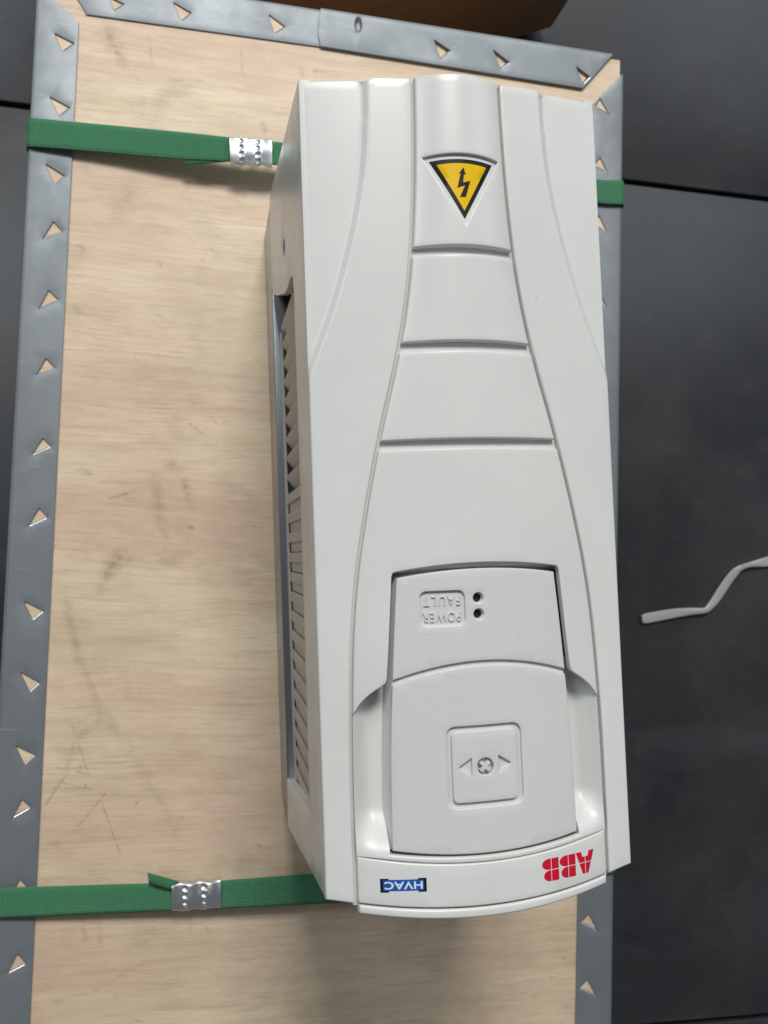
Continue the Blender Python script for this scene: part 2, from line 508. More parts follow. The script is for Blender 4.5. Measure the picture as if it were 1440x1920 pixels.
# ================================================================== SETTING: floor of large dark tiles
bm = bmesh.new()
box(bm, -3400, 3400, -4000, 3000, -30, -6)
floor = tag(finish('floor', bm, M_JOINT, None, smooth=False), kind='structure')
TS, GAP = 800.0, 4.5
SEAM_Y = 25.0
bm = bmesh.new()
box(bm, -TS/2 + GAP/2, TS/2 - GAP/2, -TS/2 + GAP/2, TS/2 - GAP/2, -6, 0, 1.2)
tile0 = finish('floor_tile', bm, M_FLOOR, floor)
first = True
for i in range(-3, 4):
    for j in range(-4, 3):
        t = tile0 if first else tile0.copy()
        if not first: COL.objects.link(t)
        first = False
        t.location = ((-95 + TS/2 + i * TS) * MM, (SEAM_Y + TS/2 + j * TS) * MM, 0)

# ================================================================== the plywood crate
CW, CL = 378.66, 760.0
crate = thing('wooden_crate', 'plywood crate lid with galvanised steel edge strips under the white drive', 'crate', (CW/2*MM, -CL/2*MM, 0))
def cr_obj(name, bm, mat, parent=crate, **kw):
    """crate pieces are modelled in floor coordinates (mm) and hung under the crate"""
    bmesh.ops.translate(bm, verts=bm.verts, vec=(-crate.location.x, -crate.location.y, 0))
    return finish(name, bm, mat, parent, **kw)
bm = bmesh.new(); box(bm, 0.3, CW - 0.3, -CL, -0.3, LID - 9, LID, 0.8)
lid = finish('lid', bm, M_WOOD, crate)
# keep the lid's own coordinates equal to floor coordinates so that marks sit where they are measured
lid.matrix_parent_inverse = Matrix.Translation((-crate.location.x, -crate.location.y, 0))
for nm, b in (('side_panel', (0.6, 9.6, -CL + 0.6, -0.6)), ('side_panel', (CW - 9.6, CW - 0.6, -CL + 0.6, -0.6)),
              ('side_panel', (10, CW - 10, -9.6, -0.6)), ('side_panel', (10, CW - 10, -CL + 0.6, -CL + 9.6))):
    bm = bmesh.new(); box(bm, b[0], b[1], b[2], b[3], 26, LID - 9.3)
    cr_obj(nm, bm, M_WOOD, smooth=False)
for x in (22, CW/2, CW - 22):
    bm = bmesh.new(); box(bm, x - 20, x + 20, -CL + 10, -10, 0, 26, 1)
    cr_obj('skid', bm, M_WOOD)

T0 = 1.0      # strip thickness
def P(px, py, z=LID + T0): return tuple(on_z(px, py, z))
def strip(poly, outer, tri_px, z=LID, dimples=()):
    """sheet-steel edge strip: flat top with punched triangular teeth, folded down over the crate's edge"""
    bm = bmesh.new()
    holes = [[P(*q) for q in t] for t in tri_px]
    holes2 = []
    for h in holes:
        h = ccw(h)
        if len(h) == 3:   # blunt the corners a little
            hh = []
            for i in range(3):
                a, b, c = (np.array(h[i - 1]), np.array(h[i]), np.array(h[(i + 1) % 3]))
                for w in (0.10, 0.03):
                    hh.append(tuple(b + (a - b) * w))
                hh.append(tuple(b + (c - b) * 0.03)); hh.append(tuple(b + (c - b) * 0.10))
            h = hh
        holes2.append(h)
    rr = random.Random(len(tri_px) + int(poly[0][0]))
    def H(x, y):
        # teeth were punched by hammer: the sheet bulges and dips a little round them
        h = z + T0 + 0.03 * math.sin(x * 0.045 + y * 0.021) * math.cos(y * 0.03)
        for cx_, cy_ in dimples:
            q = ((x - cx_) / 2.6) ** 2 + ((y - cy_) / 5.6) ** 2
            h -= 1.9 * sstep(1.0, 0.12, q)
        return h
    plate(bm, poly, H, holes=holes2, r=0.35, depth=T0 * 0.98, grid=9, step=8, n=3, hole_r=0.5, dense_holes=False,
          lines=[[(cx_ + 2.7 * k * a_, cy_ + 5.7 * k * b_) for a_, b_ in circle(0, 0, 1, 18) + [(1, 0)]] for cx_, cy_ in dimples for k in (1, .85, .7, .55, .35, .15)])
    # folded edge
    for (ax, ay), (bx, by), (nx, ny) in outer:
        prev = None
        rad = 1.6
        K = 40
        for k in range(K + 1):
            px_, py_ = ax + (bx - ax) * k / K, ay + (by - ay) * k / K
            row = []
            hz = H(px_, py_) - 0.02
            for s in range(6):
                th = math.pi / 2 * s / 5
                row.append(bm.verts.new(((px_ + nx * rad * math.sin(th)) * MM, (py_ + ny * rad * math.sin(th)) * MM, (hz - rad * (1 - math.cos(th))) * MM)))
            row.append(bm.verts.new(((px_ + nx * rad) * MM, (py_ + ny * rad) * MM, (hz - 24) * MM)))
            if prev:
                for u in range(6):
                    bm.faces.new((prev[u], row[u], row[u + 1], prev[u + 1]))
            prev = row
    o = cr_obj('edge_strip', bm, M_STEEL, angle=28)
    # the punched-out tooth stays hinged on one edge and bites into the wood
    for h in holes:
        h = [np.array(q) for q in ccw(h)]
        best = max(range(3), key=lambda i: (h[(i + 1) % 3] - h[i])[0] / np.linalg.norm(h[(i + 1) % 3] - h[i]))
        a_, b_ = h[best], h[(best + 1) % 3]
        d = (b_ - a_); L_ = np.linalg.norm(d); d = d / L_; nrm = np.array([-d[1], d[0]])
        tb = bmesh.new()
        wd = rr.uniform(1.3, 1.9)
        rows = []
        for k in range(6):
            f_ = k / 5
            row = []
            for e in (0.06, 0.35, 0.65, 0.94):
                q = a_ + d * L_ * (e + (0.5 - e) * 0.35 * f_) + nrm * (wd * f_ - 0.15)
                row.append(tb.verts.new((q[0] * MM, q[1] * MM, (z + T0 + 0.16 - (T0 + 0.9) * f_ ** 1.8) * MM)))
            rows.append(row)
        for r0, r1 in zip(rows[:-1], rows[1:]):
            for k in range(3): tb.faces.new((r0[k], r0[k + 1], r1[k + 1], r1[k]))
        cr_obj('bent_tooth', tb, M_SEAL, o)
    return o

S = 24.0
def tri(a, b, c): return (a, b, c)
left_tris = [tri((102, 62), (139, 81), (117, 96)), tri((93, 181), (131, 202), (111, 218)), tri((85, 307), (122, 330), (103, 346)),
             tri((100, 415), (117, 434), (79, 449)), tri((91, 544), (109, 562), (72, 580)), tri((86, 672), (103, 690), (68, 704)),
             tri((80, 822), (97, 838), (59, 854)), tri((73, 953), (90, 971), (52, 988)),
             tri((45, 1128), (82, 1146), (61, 1163)), tri((38, 1261), (75, 1281), (56, 1298)), tri((29, 1399), (66, 1416), (46, 1434)),
             tri((41, 1500), (58, 1515), (23, 1535)), tri((37, 1650), (54, 1668), (18, 1684)), tri((32, 1790), (49, 1808), (14, 1826))]
E0 = -0.4     # where the fold of the strips starts (just outside the lid's edge)
yb = -CL + 2
lp = [(E0, yb), (S, yb), P(148, 42), P(96, -22)]
lp[3] = (E0, P(96, -22)[1])
strip(lp, [((E0, lp[3][1]), (E0, yb), (-1, 0))], left_tris)
top1 = [tri((205, -6), (233, 8), (213, 20)), tri((325, 4), (359, 24), (340, 39)), tri((504, 27), (535, 50), (515, 62))]
a = P(163, 27); a2 = (P(112, -28)[0], E0 * -1)
b = P(640, 93); b2 = (P(640, 20)[0], -E0)
strip([a, b, b2, a2], [(a2, b2, (0, 1))], top1)
top2 = [tri((813, 76), (844, 97), (826, 112)), tri((924, 95), (955, 119), (939, 131)), tri((1079, 126), (1106, 146), (1093, 159))]
zz = LID + T0 + 0.35
c0 = on_z(601, 86, zz + T0); c1 = on_z(1092, 167, LID + T0); c2 = on_z(1147, 119, LID + T0); c3 = on_z(601, 17, zz + T0)
sl = on_z(672, 46, zz + T0)
strip([tuple(c0), tuple(c1), (c2[0], -E0 + 0.6), (c3[0], -E0 + 0.6), (c3[0] - 1.0, -6), (c3[0] - 1.1, -16)],
      [((c3[0], -E0 + 0.6), (c2[0], -E0 + 0.6), (0, 1))], top2, z=zz - 0.2, dimples=[tuple(sl)])
right_tris = [tri((1126, 185), (1144, 216), (1117, 199)), tri((1126, 295), (1141, 326), (1115, 309)), tri((1124, 404), (1139, 436), (1112, 419))]
for k in range(10): 
    yy = 545 + k * 117
    xx = 1123 - k * 1.8
    right_tris.append(tri((xx, yy), (xx + 15, yy + 31), (xx - 12, yy + 14)))
right_tris += [tri((1105, 1715), (1122, 1748), (1089, 1731)), tri((1102, 1838), (1118, 1868), (1087, 1854))]
d0 = P(1112, 194); d1 = P(1160, 138)
strip([(CW - S, yb), (CW - E0, yb), (CW - E0, d1[1]), d0], [((CW - E0, yb), (CW - E0, d1[1]), (1, 0))], right_tris)

# ================================================================== green straps with crimped seals
def strap(label, stations, seal_px, seal_z, tails, z_edge):
    """stations: (px of upper edge), (px of lower edge), height over the lid"""
    st = []
    for u, l, z in stations:
        A = on_z(*u, LID + z); B = on_z(*l, LID + z)
        st.append((A, B, z))
    mid = (st[0][0] + st[-1][1]) / 2
    base = thing('green_strap', label, 'strap', (mid[0] * MM, mid[1] * MM, LID * MM), 0, 'straps round the crate')
    bm = bmesh.new()
    uvl = bm.loops.layers.uv.new('UVMap')
    rows = []
    # run down the crate's side, over the edge, across the lid and down the other side
    f = [cr(range(len(st)), [float(s[i][j]) for s in st]) for i in (0, 1) for j in (0, 1)]
    fz = cr(range(len(st)), [s[2] for s in st])
    A0 = (st[0][0], st[0][1]); A1 = (st[-1][0], st[-1][1])
    path = []
    for dz in (-190, -120, -60, -24, -8, -3.5): path.append((A0[0] + (-3.2, 0), A0[1] + (-3.2, 0), st[0][2] + dz))
    path.append((A0[0] + (-2.4, 0), A0[1] + (-2.4, 0), st[0][2] - 1.3))
    path.append((A0[0] + (-1.2, 0), A0[1] + (-1.2, 0), st[0][2] - 0.35))
    N = (len(st) - 1) * 12
    for k in range(N + 1):
        t = k / 12
        path.append((np.array([f[0](t), f[1](t)]), np.array([f[2](t), f[3](t)]), fz(t)))
    path.append((A1[0] + (1.2, 0), A1[1] + (1.2, 0), st[-1][2] - 0.35))
    path.append((A1[0] + (2.4, 0), A1[1] + (2.4, 0), st[-1][2] - 1.3))
    for dz in (-3.5, -8, -24, -60, -120, -190): path.append((A1[0] + (3.2, 0), A1[1] + (3.2, 0), st[-1][2] + dz))
    s = 0; W = 6; prev = None; prevc = None
    for A, B, z in path:
        c = np.array([*(A + B) / 2, z])
        if prevc is not None: s += float(np.linalg.norm(c - prevc))
        prevc = c
        row = []
        for j in range(W + 1):
            t = j / W
            q = A + (B - A) * t
            row.append((bm.verts.new(((q[0] - mid[0]) * MM, (q[1] - mid[1]) * MM, (z + 0.25 * math.sin(s * 0.05 + 3 * t)) * MM)), (s, t * 16.5)))
        if prev:
            for j in range(W):
                vs = (prev[j], prev[j + 1], row[j + 1], row[j])
                fc = bm.faces.new([v[0] for v in vs])
                for lp_, v in zip(fc.loops, vs): lp_[uvl].uv = v[1]
        prev = row
    band = finish('band', bm, M_STRAP, base, angle=70)
    md = band.modifiers.new('thickness', 'SOLIDIFY'); md.thickness = 0.8 * MM; md.offset = 1.0
    # loose ends of the overlapped strap
    for (u0, l0, z0), (u1, l1, z1) in tails:
        bm = bmesh.new(); uvl = bm.loops.layers.uv.new('UVMap')
        pr = None
        for k in range(7):
            t = k / 6
            z = z0 + (z1 - z0) * t + 0.9 * math.sin(t * math.pi)
            A = on_z(u0[0] + (u1[0]-u0[0])*t, u0[1] + (u1[1]-u0[1])*t, LID + z); B = on_z(l0[0] + (l1[0]-l0[0])*t, l0[1] + (l1[1]-l0[1])*t, LID + z)
            row = [(bm.verts.new(((q[0]-mid[0])*MM, (q[1]-mid[1])*MM, z*MM)), (k * 5.0, 8.0 * i)) for i, q in enumerate((A, B))]
            if pr:
                fc = bm.faces.new((pr[0][0], pr[1][0], row[1][0], row[0][0]))
                for lp_, v in zip(fc.loops, (pr[0], pr[1], row[1], row[0])): lp_[uvl].uv = v[1]
            pr = row
        tl = finish('loose_end', bm, M_STRAP, base, angle=70)
        md = tl.modifiers.new('thickness', 'SOLIDIFY'); md.thickness = 0.8 * MM; md.offset = 1.0
    # crimped sheet-steel seal, wavy with punched dots
    c = [on_z(*q, LID + seal_z) for q in seal_px]     # tl, tr, br, bl
    bm = bmesh.new()
    NX, NY = 72, 48
    dots = [(fx, fy) for fx in (0.27, 0.66) for fy in (0.20, 0.43, 0.66, 0.88)]
    grid_v = []
    for i in range(NX + 1):
        r_ = []
        for j in range(NY + 1):
            fx, fy = i / NX, j / NY
            q = c[0] * (1-fx) * (1-fy) + c[1] * fx * (1-fy) + c[2] * fx * fy + c[3] * (1-fx) * fy
            edge = min(fy, 1 - fy)
            wob = 0.028 * math.cos(fx * 2 * math.pi * 2.5) * (1 if fy < 0.5 else -1) * max(0, 1 - edge * 4)
            q = q + (c[3] - c[0]) * wob
            h = 1.4 + 1.3 * math.sin(fy * math.pi) + 0.75 * math.cos(fx * 2 * math.pi * 2.5 + 0.5) + 0.12 * math.sin(fy * 9 + fx * 5)
            for dx, dy in dots:
                d2 = ((fx - dx) / 0.045) ** 2 + ((fy - dy) / 0.065) ** 2
                h += -0.6 * math.exp(-d2) + 0.22 * math.exp(-(math.sqrt(d2) - 1.7) ** 2 * 3)
            if edge < 0.09: h -= 2.2 * (1 - edge / 0.09) ** 2
            r_.append(bm.verts.new(((q[0]-mid[0])*MM, (q[1]-mid[1])*MM, (seal_z + 1.0 + h)*MM)))
        grid_v.append(r_)
    for i in range(NX):
        for j in range(NY):
            bm.faces.new((grid_v[i][j], grid_v[i][j+1], grid_v[i+1][j+1], grid_v[i+1][j]))
    sl_ = finish('seal', bm, M_SEAL, base, angle=80)
    md = sl_.modifiers.new('thickness', 'SOLIDIFY'); md.thickness = 0.5 * MM; md.offset = -1
    return base

strap('green plastic strap whose seal touches the top end of the white drive',
      [((63, 222), (60, 276), 2.6), ((210, 236), (208, 288), 6.0), ((330, 248), (328, 298), 10.0), ((427, 258), (427, 303), 13.0),
       ((512, 266), (514, 310), 14.0), ((700, 286), (700, 331), 11.0), ((950, 315), (950, 359), 5.0), ((1120, 337), (1120, 381), 3.0), ((1163, 338), (1163, 384), 2.6)],
      [(430, 257), (509, 262), (510, 313), (432, 311)], 13.6,
      [(((345, 304), (344, 310), 9.0), ((432, 296), (432, 303), 12.0))], 0)
strap('green strap with a loose end standing up at its seal, nearest the red logo',
      [((-42, 1665), (-44, 1722), 2.6), ((60, 1663), (60, 1718), 4.5), ((200, 1658), (200, 1712), 7.5), ((322, 1655), (322, 1707), 9.5), ((415, 1651), (415, 1703), 10.5),
       ((590, 1638), (590, 1694), 11.0), ((760, 1632), (760, 1685), 9.0), ((1000, 1608), (1000, 1658), 4.0), ((1146, 1588), (1146, 1637), 2.6)],
      [(323, 1653), (414, 1646), (414, 1702), (322, 1708)], 10.0,
      [(((277, 1636), (279, 1655), 12.5), ((335, 1652), (335, 1672), 11.0))], 0)

# ================================================================== the drive
YAW = 0.066054
drive = thing('frequency_drive', 'white plastic HVAC motor drive with ribbed curved front lying face up on crate', 'drive',
              (160.96 * MM, -478.09 * MM, LID * MM), YAW)
# everything below: u across (x = u - 62.5 from the centre line), v along, w height above the lid, in mm
UC = 62.5
g = cr([-20, 0, 40, 60, 80, 100, 120, 140, 160, 180, 200, 220, 240, 260, 280, 300, 340],
       [51.3, 51.2, 51.2, 50.9, 50.2, 49, 46.8, 43.4, 39.3, 34.6, 29.4, 25.0, 21.9, 20, 18.8, 18.1, 17.6])
GW = 0.65
def wing_h(u): return 204 + 6 * (1 - ((u - UC) / 62.5) ** 2)
def front_h(u, v):
    t = (u - UC) / g(v)
    return wing_h(u) + 5.0 * (1 - t * t)
DM = lambda x, y, h: (x * MM, y * MM, h * MM)
VTOP = 317.0

# ---- housing: two front wings, side walls with the louvre slot, end walls
crease = cr([180, 195.5, 210, 226, 247, 256, 270, 285, 300, 317, 330], [68.5, 62.5, 56.4, 50.3, 43.9, 41.6, 38.6, 36.3, 35.3, 35.0, 34.9])
def wing_fn(sgn):
    def H(u, v):
        ax = abs(u - UC)
        h = wing_h(u)
        d = ax - crease(v)
        sl_ = 1.0 if v > 300 else 0.9
        if v > 180: h -= 2.2 * sstep(0.0, 3.5, d * sl_)
        return h
    return H
bm = bmesh.new()
vs = np.linspace(-2.5, VTOP, 110)
for sgn in (-1, 1):
    inner = [(UC + sgn * (g(v) + GW), v if v > 1 else v) for v in vs]
    outline = inner + [(UC + sgn * 62.5, VTOP - 0.6), (UC + sgn * 62.5, -0.5)]
    lines = []
    for off in (-0.4, 0.0, 0.4, 0.8, 1.2, 1.6, 2.0, 2.4, 2.8, 3.2, 3.6, 4.0):
        lines.append([(UC + sgn * (crease(v) + off), v) for v in np.linspace(186, VTOP - 0.1, 90)])
    plate(bm, outline, wing_fn(sgn), lines=lines, r=0.85, depth=4.2, grid=4, step=3, n=4)
# side walls: (v, w) outlines with the slot cut in from the back, a rounded tab at its top and a screw hole
side_out = [(-0.4, 202.6), (-23.5, 40), (-22, 38), (4, 38), (5.0, 52), (17.5, 151), (18.5, 154), (22, 157), (60, 158), (161, 160.5), (245, 160), (253, 157), (255.0, 148),
            (255.3, 131), (257, 118), (260.5, 105), (264.5, 90), (268.5, 76), (273, 62), (277.5, 51), (283, 44), (292, 42), (331, 44), (333.6, 48), (333.6, 54.4), (317, 202.2)]
hole = circle(276.3, 121.5, 6.3, 28)
for sgn in (-1, 1):
    if sgn < 0: mp = lambda v, w, h: ((0.04 - h) * MM, v * MM, w * MM)
    else: mp = lambda v, w, h: ((124.96 + h) * MM, v * MM, w * MM)
    plate(bm, side_out, lambda x, y: 0.0, holes=[hole], r=0.35, depth=4.4, grid=12, step=6, n=2, mp=mp, flip=(sgn > 0))
# end walls
for (v0, w0, v1, w1) in ((VTOP - 0.3, 203.5, 333.4, 50), (-0.3, 203.0, -23.3, 40)):
    us = np.linspace(1.0, 124.0, 40)
    for u0, u1 in zip(us[:-1], us[1:]):
        q = [bm.verts.new(DM(u0, v0, wing_h(u0) - 5.0)), bm.verts.new(DM(u1, v0, wing_h(u1) - 5.0)), bm.verts.new(DM(u1, v1, w1)), bm.verts.new(DM(u0, v1, w1))]
        bm.faces.new(q)
housing = finish('housing', bm, M_WHITE, drive)
housing['label'] = 'off-white outer shell with two flat wings and slotted sides'

# ---- floor of the grooves between the wings and the centre cover
GT = [0, 0.2, 0.4, 0.6, 0.8, 0.9, 0.93, 0.938, 0.945, 0.965, 0.985, 1]
GT = [-t for t in GT[:0:-1]] + GT
bm = bmesh.new()
prev = None
for v in np.linspace(-4, VTOP - 0.8, 160):
    row = []
    for t in GT:
        u = UC + t * (g(v) + 1.6)
        h = wing_h(u) + 5.0 * (1 - min(1, abs(t)) ** 2) - 3.1
        if v < 122: h -= 14 * sstep(122, 118, v) * sstep(0.944, 0.931, abs(t))
        row.append(bm.verts.new(DM(u, v, h)))
    if prev:
        for k in range(len(GT) - 1): bm.faces.new((prev[k], prev[k+1], row[k+1], row[k]))
    prev = row
finish('groove_floor', bm, M_BAY, drive)

# ---- centre cover: three ribs and the lower part that frames the control panel
def seg_outline(v0, v1, step=3.0):
    n = max(3, int((v1 - v0) / step))
    vv = np.linspace(v0, v1, n + 1)
    return [(UC - (g(v) - GW), v) for v in vv[::-1]] + [(UC + (g(v) - GW), v) for v in vv]
warn_out = [(UC - 15.6, 283.9)] + [(UC + x, 283.9 + 0.9 * (1 - (x / 15.6) ** 2)) for x in np.linspace(-13, 13, 9)] + [(UC + 15.6, 283.9), (UC, 255.9)]
for i, (v0, v1) in enumerate(((248.2, VTOP), (210.5, 244.8), (172.2, 206.6))):
    bm = bmesh.new()
    if i == 0:
        plate(bm, seg_outline(v0, v1), front_h, holes=[warn_out], r=0.75, depth=3.0, grid=3, step=2, n=4, hole_r=0.5, hole_depth=1.5)
        # sunk floor of the warning triangle
        plate(bm, offset(ccw(warn_out), -0.3), lambda u, v: front_h(u, v) - 1.25, r=0.05, depth=0.1, grid=2.5, step=2, n=1)
    else:
        plate(bm, seg_outline(v0, v1), front_h, r=0.75, depth=3.0, grid=3, step=2, n=4)
    finish('rib_panel', bm, M_WHITE, drive)
# lower part: outer boundary minus the opening, closed at the scoops
open_top = lambda x: 121.3 + 2.8 * (1 - (x / 33.9) ** 2)
def open_x(v): return 33.9 + (121.3 - v) / 41.0 * 3.2
lo = []
for v in np.linspace(168.4, 68.2, 44): lo.append((UC - (g(v) - GW), v))
lo += [(UC - 49.0, 69.6), (UC - 48.2, 70.9), (UC - 46.8, 72.6), (UC - 45.3, 74.1), (UC - 43.5, 75.6), (UC - 41.5, 77.0), (UC - 39.6, 78.2), (UC - 37.8, 79.5), (UC - 37.2, 81.0)]
lo += [(UC - open_x(v), v) for v in np.linspace(90, 119.8, 6)]
lo += [(UC - 33.5, 121.2)]
lo += [(UC + x, open_top(x)) for x in np.linspace(-32.5, 32.5, 27)]
lo += [(UC + 33.5, 121.2)]
lo += [(UC + open_x(v), v) for v in np.linspace(119.8, 90, 6)]
lo += [(UC + 37.2, 81.0), (UC + 37.8, 79.5), (UC + 39.6, 78.2), (UC + 41.5, 77.0), (UC + 43.5, 75.6), (UC + 45.3, 74.1), (UC + 46.8, 72.6), (UC + 48.2, 70.9), (UC + 49.0, 69.6)]
for v in np.linspace(68.2, 168.4, 44): lo.append((UC + (g(v) - GW), v))
bm = bmesh.new()
plate(bm, lo, front_h, r=0.5, depth=3.6, grid=3, step=2.2, n=4)
finish('lower_cover', bm, M_WHITE, drive)

# ---- bay round the control panel with the two finger scoops
def bay_h(u, v):
    x = abs(u - UC)
    e = g(v) - GW
    dx = max(0.0, e - x)
    d = 1.0 + 9.5 * (math.sin(min(dx / 8.5, 1) * math.pi / 2) ** 1.15)
    d *= max(sstep(15.5, 31.0, v) * 0.97 + 0.03, sstep(38.3, 37.7, x))
    return front_h(u, v) - d
bm = bmesh.new()
vv = list(np.linspace(15.2, 40, 34)) + list(np.linspace(41, 84, 30))
uu = sorted([-1 + 0.215 * k / 20 for k in range(21)] + [1 - 0.215 * k / 20 for k in range(21)] + [-0.235, 0.235] + [-0.77, -0.755, -0.74, -0.6, 0.6, 0.74, 0.755, 0.77])
prev = None
for v in vv:
    e = g(v) - GW
    row = []
    for t in uu:
        u = UC + t * e
        row.append(bm.verts.new(DM(u, v - (0.0 if v > 16 else 0.0) - 2.9 * (1 - t * t) * sstep(40, 15.2, v), bay_h(u, v))))
    if prev:
        for k in range(len(uu) - 1): bm.faces.new((prev[k], prev[k+1], row[k+1], row[k]))
    prev = row
finish('finger_recess', bm, M_BAY, drive)

# ---- rim, name band and bottom lip
def arc_v(v_end, bul): return lambda x: v_end - bul * (1 - (x / 51.0) ** 2)
def band_outline(f_top, f_bot, half):
    xs = np.linspace(-half, half, 41)
    return [(UC + x, f_top(x)) for x in xs[::-1]] + [(UC + x, f_bot(x)) for x in xs]
def fh_ext(u, v): return front_h(u, max(v, -12))
bm = bmesh.new()
plate(bm, band_outline(arc_v(17.2, 4.3), arc_v(15.4, 4.45), 50.5), lambda u, v: fh_ext(u, v) - 0.35, r=0.5, depth=3.0, grid=4, step=3, n=3)
finish('rim', bm, M_WHITE, drive)
bm = bmesh.new()
plate(bm, band_outline(arc_v(15.0, 4.4), arc_v(-2.1, 3.0), 50.4), fh_ext, r=0.6, depth=3.2, grid=4, step=3, n=4)
name_band = finish('name_band', bm, M_WHITE, drive)
bm = bmesh.new()
plate(bm, band_outline(arc_v(-2.9, 3.0), arc_v(-6.0, 3.4), 50.3), lambda u, v: fh_ext(u, v) + 0.0, r=0.9, depth=16.0, grid=4, step=3, n=4)
finish('bottom_lip', bm, M_WHITE, drive)
bm = bmesh.new()
plate(bm, band_outline(arc_v(17.5, 4.0), arc_v(-4.5, 3.2), 50.2), lambda u, v: fh_ext(u, v) - 2.6, r=0.2, depth=6.0, grid=5, step=4, n=1)
finish('band_backing', bm, M_CASE, drive)

# ---- control panel cover
def pad_h(u, v): return front_h(u, v) - 0.9
FL = 1.35
def kx(v): return cr([0, 16.6, 56, 80, 119.2, 125], [37.3, 37.2, 36.4, 35.0, 32.0, 31.5])(v)
k_top = lambda x: 119.1 + 2.7 * (1 - (x / 32.0) ** 2)
k_gt = lambda x: 80.4 + 6.1 * (1 - (x / 35.0) ** 2)
k_bot = lambda x: 16.7 - 2.8 * (1 - (x / 37.2) ** 2)
panel = None
bm = bmesh.new()
up = [(UC + x, k_top(x)) for x in np.linspace(32.0, -32.0, 27)] + [(UC - kx(v), v) for v in np.linspace(115, 82, 9)] + \
     [(UC + x, k_gt(x)) for x in np.linspace(-34.9, 34.9, 31)] + [(UC + kx(v), v) for v in np.linspace(82, 115, 9)]
pw = [(UC + a, b) for a, b in rrect(-23.7, -6.3, 100.4, 113.7, 2.6)]
leds = [circle(UC - 1.0, v, 2.05, 26) for v in (110.5, 104.3)]
plate(bm, up, pad_h, holes=[pw] + leds, r=0.4, depth=FL + 0.3, grid=3, step=2, n=3, hole_r=0.4)
low = [(UC + x, k_gt(x) - 1.9) for x in np.linspace(35.0, -35.0, 31)] + [(UC - kx(v), v) for v in np.linspace(76, 18, 13)] + \
      [(UC + x, k_bot(x)) for x in np.linspace(-37.2, 37.2, 31)] + [(UC + kx(v), v) for v in np.linspace(18, 76, 13)]
BX, BY = -0.75, 46.5
bo = [(UC + a, b) for a, b in rrect(BX - 15.0, BX + 15.0, BY - 15.4, BY + 15.4, 3.6, 7)]
plate(bm, low, pad_h, holes=[bo], r=0.4, depth=FL + 0.3, grid=3, step=2, n=3, hole_r=0.45)
# body under the face plates: floor of the grooves and flared side walls
body = [(UC + x, k_top(x)) for x in np.linspace(32.0, -32.0, 27)] + [(UC - kx(v), v) for v in np.linspace(115, 18, 20)] + \
       [(UC + x, k_bot(x)) for x in np.linspace(-37.2, 37.2, 31)] + [(UC + kx(v), v) for v in np.linspace(18, 115, 20)]
plate(bm, offset(ccw(body), 0.1), lambda u, v: pad_h(u, v) - FL, holes=[circle(UC - 1.0, v, 1.75, 22) for v in (110.5, 104.3)] + [circle(UC + BX - 0.1, BY - 0.2, 3.35, 36)], r=0.05, depth=9.5, grid=3, step=2.5, n=1, flare=1.9, hole_depth=4.0)
panel = finish('control_panel_cover', bm, M_PAD, drive)
panel['label'] = 'light grey textured cover with POWER and FAULT lamps, set in the curved front'
bm = bmesh.new()
bi = [(UC + a, b) for a, b in rrect(BX - 13.0, BX + 13.0, BY - 13.4, BY + 13.4, 2.2, 6)]
cy = BY - 0.3
tl_ = [(UC + BX - 10.7, cy + 0.3), (UC + BX - 5.4, cy + 3.6), (UC + BX - 5.4, cy - 3.3)]
tr_ = [(UC + BX + 10.5, cy + 0.6), (UC + BX + 5.3, cy + 3.9), (UC + BX + 5.3, cy - 2.9)]
plate(bm, bi, pad_h, holes=[circle(UC + BX - 0.1, cy + 0.1, 3.3, 36), tl_, tr_], r=0.4, depth=FL + 0.3, grid=3, step=2, n=3, hole_r=0.3)
btn = finish('release_button', bm, M_PAD, panel)
bm = bmesh.new()
hw_, ln_ = 0.68, 2.45
plus = [(hw_, hw_), (ln_, hw_), (ln_, -hw_), (hw_, -hw_), (hw_, -ln_), (-hw_, -ln_), (-hw_, -hw_), (-ln_, -hw_), (-ln_, hw_), (-hw_, hw_), (-hw_, ln_), (hw_, ln_)]
q_ = math.sqrt(0.5)
pts = [(UC + BX - 0.1 + q_ * (a_ - b_), cy + 0.1 + q_ * (a_ + b_)) for a_, b_ in plus]
plate(bm, pts, lambda u, v: pad_h(u, v) + 0.02, r=0.12, depth=2.6, grid=1.0, step=5, n=2)
plate(bm, circle(UC + BX - 0.1, cy + 0.1, 3.6, 36), lambda u, v: pad_h(u, v) - 2.4, r=0.05, depth=0.2, grid=1.5, step=2, n=1)
finish('cross_mark', bm, M_PAD, btn)
for v in (110.5, 104.3):
    bm = bmesh.new()
    plate(bm, circle(UC - 1.0, v, 1.72, 22), lambda a, b: pad_h(a, b) - 2.3 - 0.25 * ((a - UC + 1.0) ** 2 + (b - v) ** 2), r=0.1, depth=0.5, grid=0.9, step=2, n=1)
    finish('lamp_window', bm, M_DARK, panel)

# ---- lettering
def text_mesh(txt, size, spacing=1.0, bold=0.0):
    cu = bpy.data.curves.new('t', 'FONT')
    cu.body = txt; cu.size = size; cu.align_x = 'LEFT'; cu.space_character = spacing
    cu.offset = bold; cu.resolution_u = 4
    o = bpy.data.objects.new('t', cu); COL.objects.link(o)
    dg = bpy.context.evaluated_depsgraph_get(); dg.update()
    me = bpy.data.meshes.new_from_object(o.evaluated_get(dg))
    bpy.data.objects.remove(o); bpy.data.curves.remove(cu)
    return me

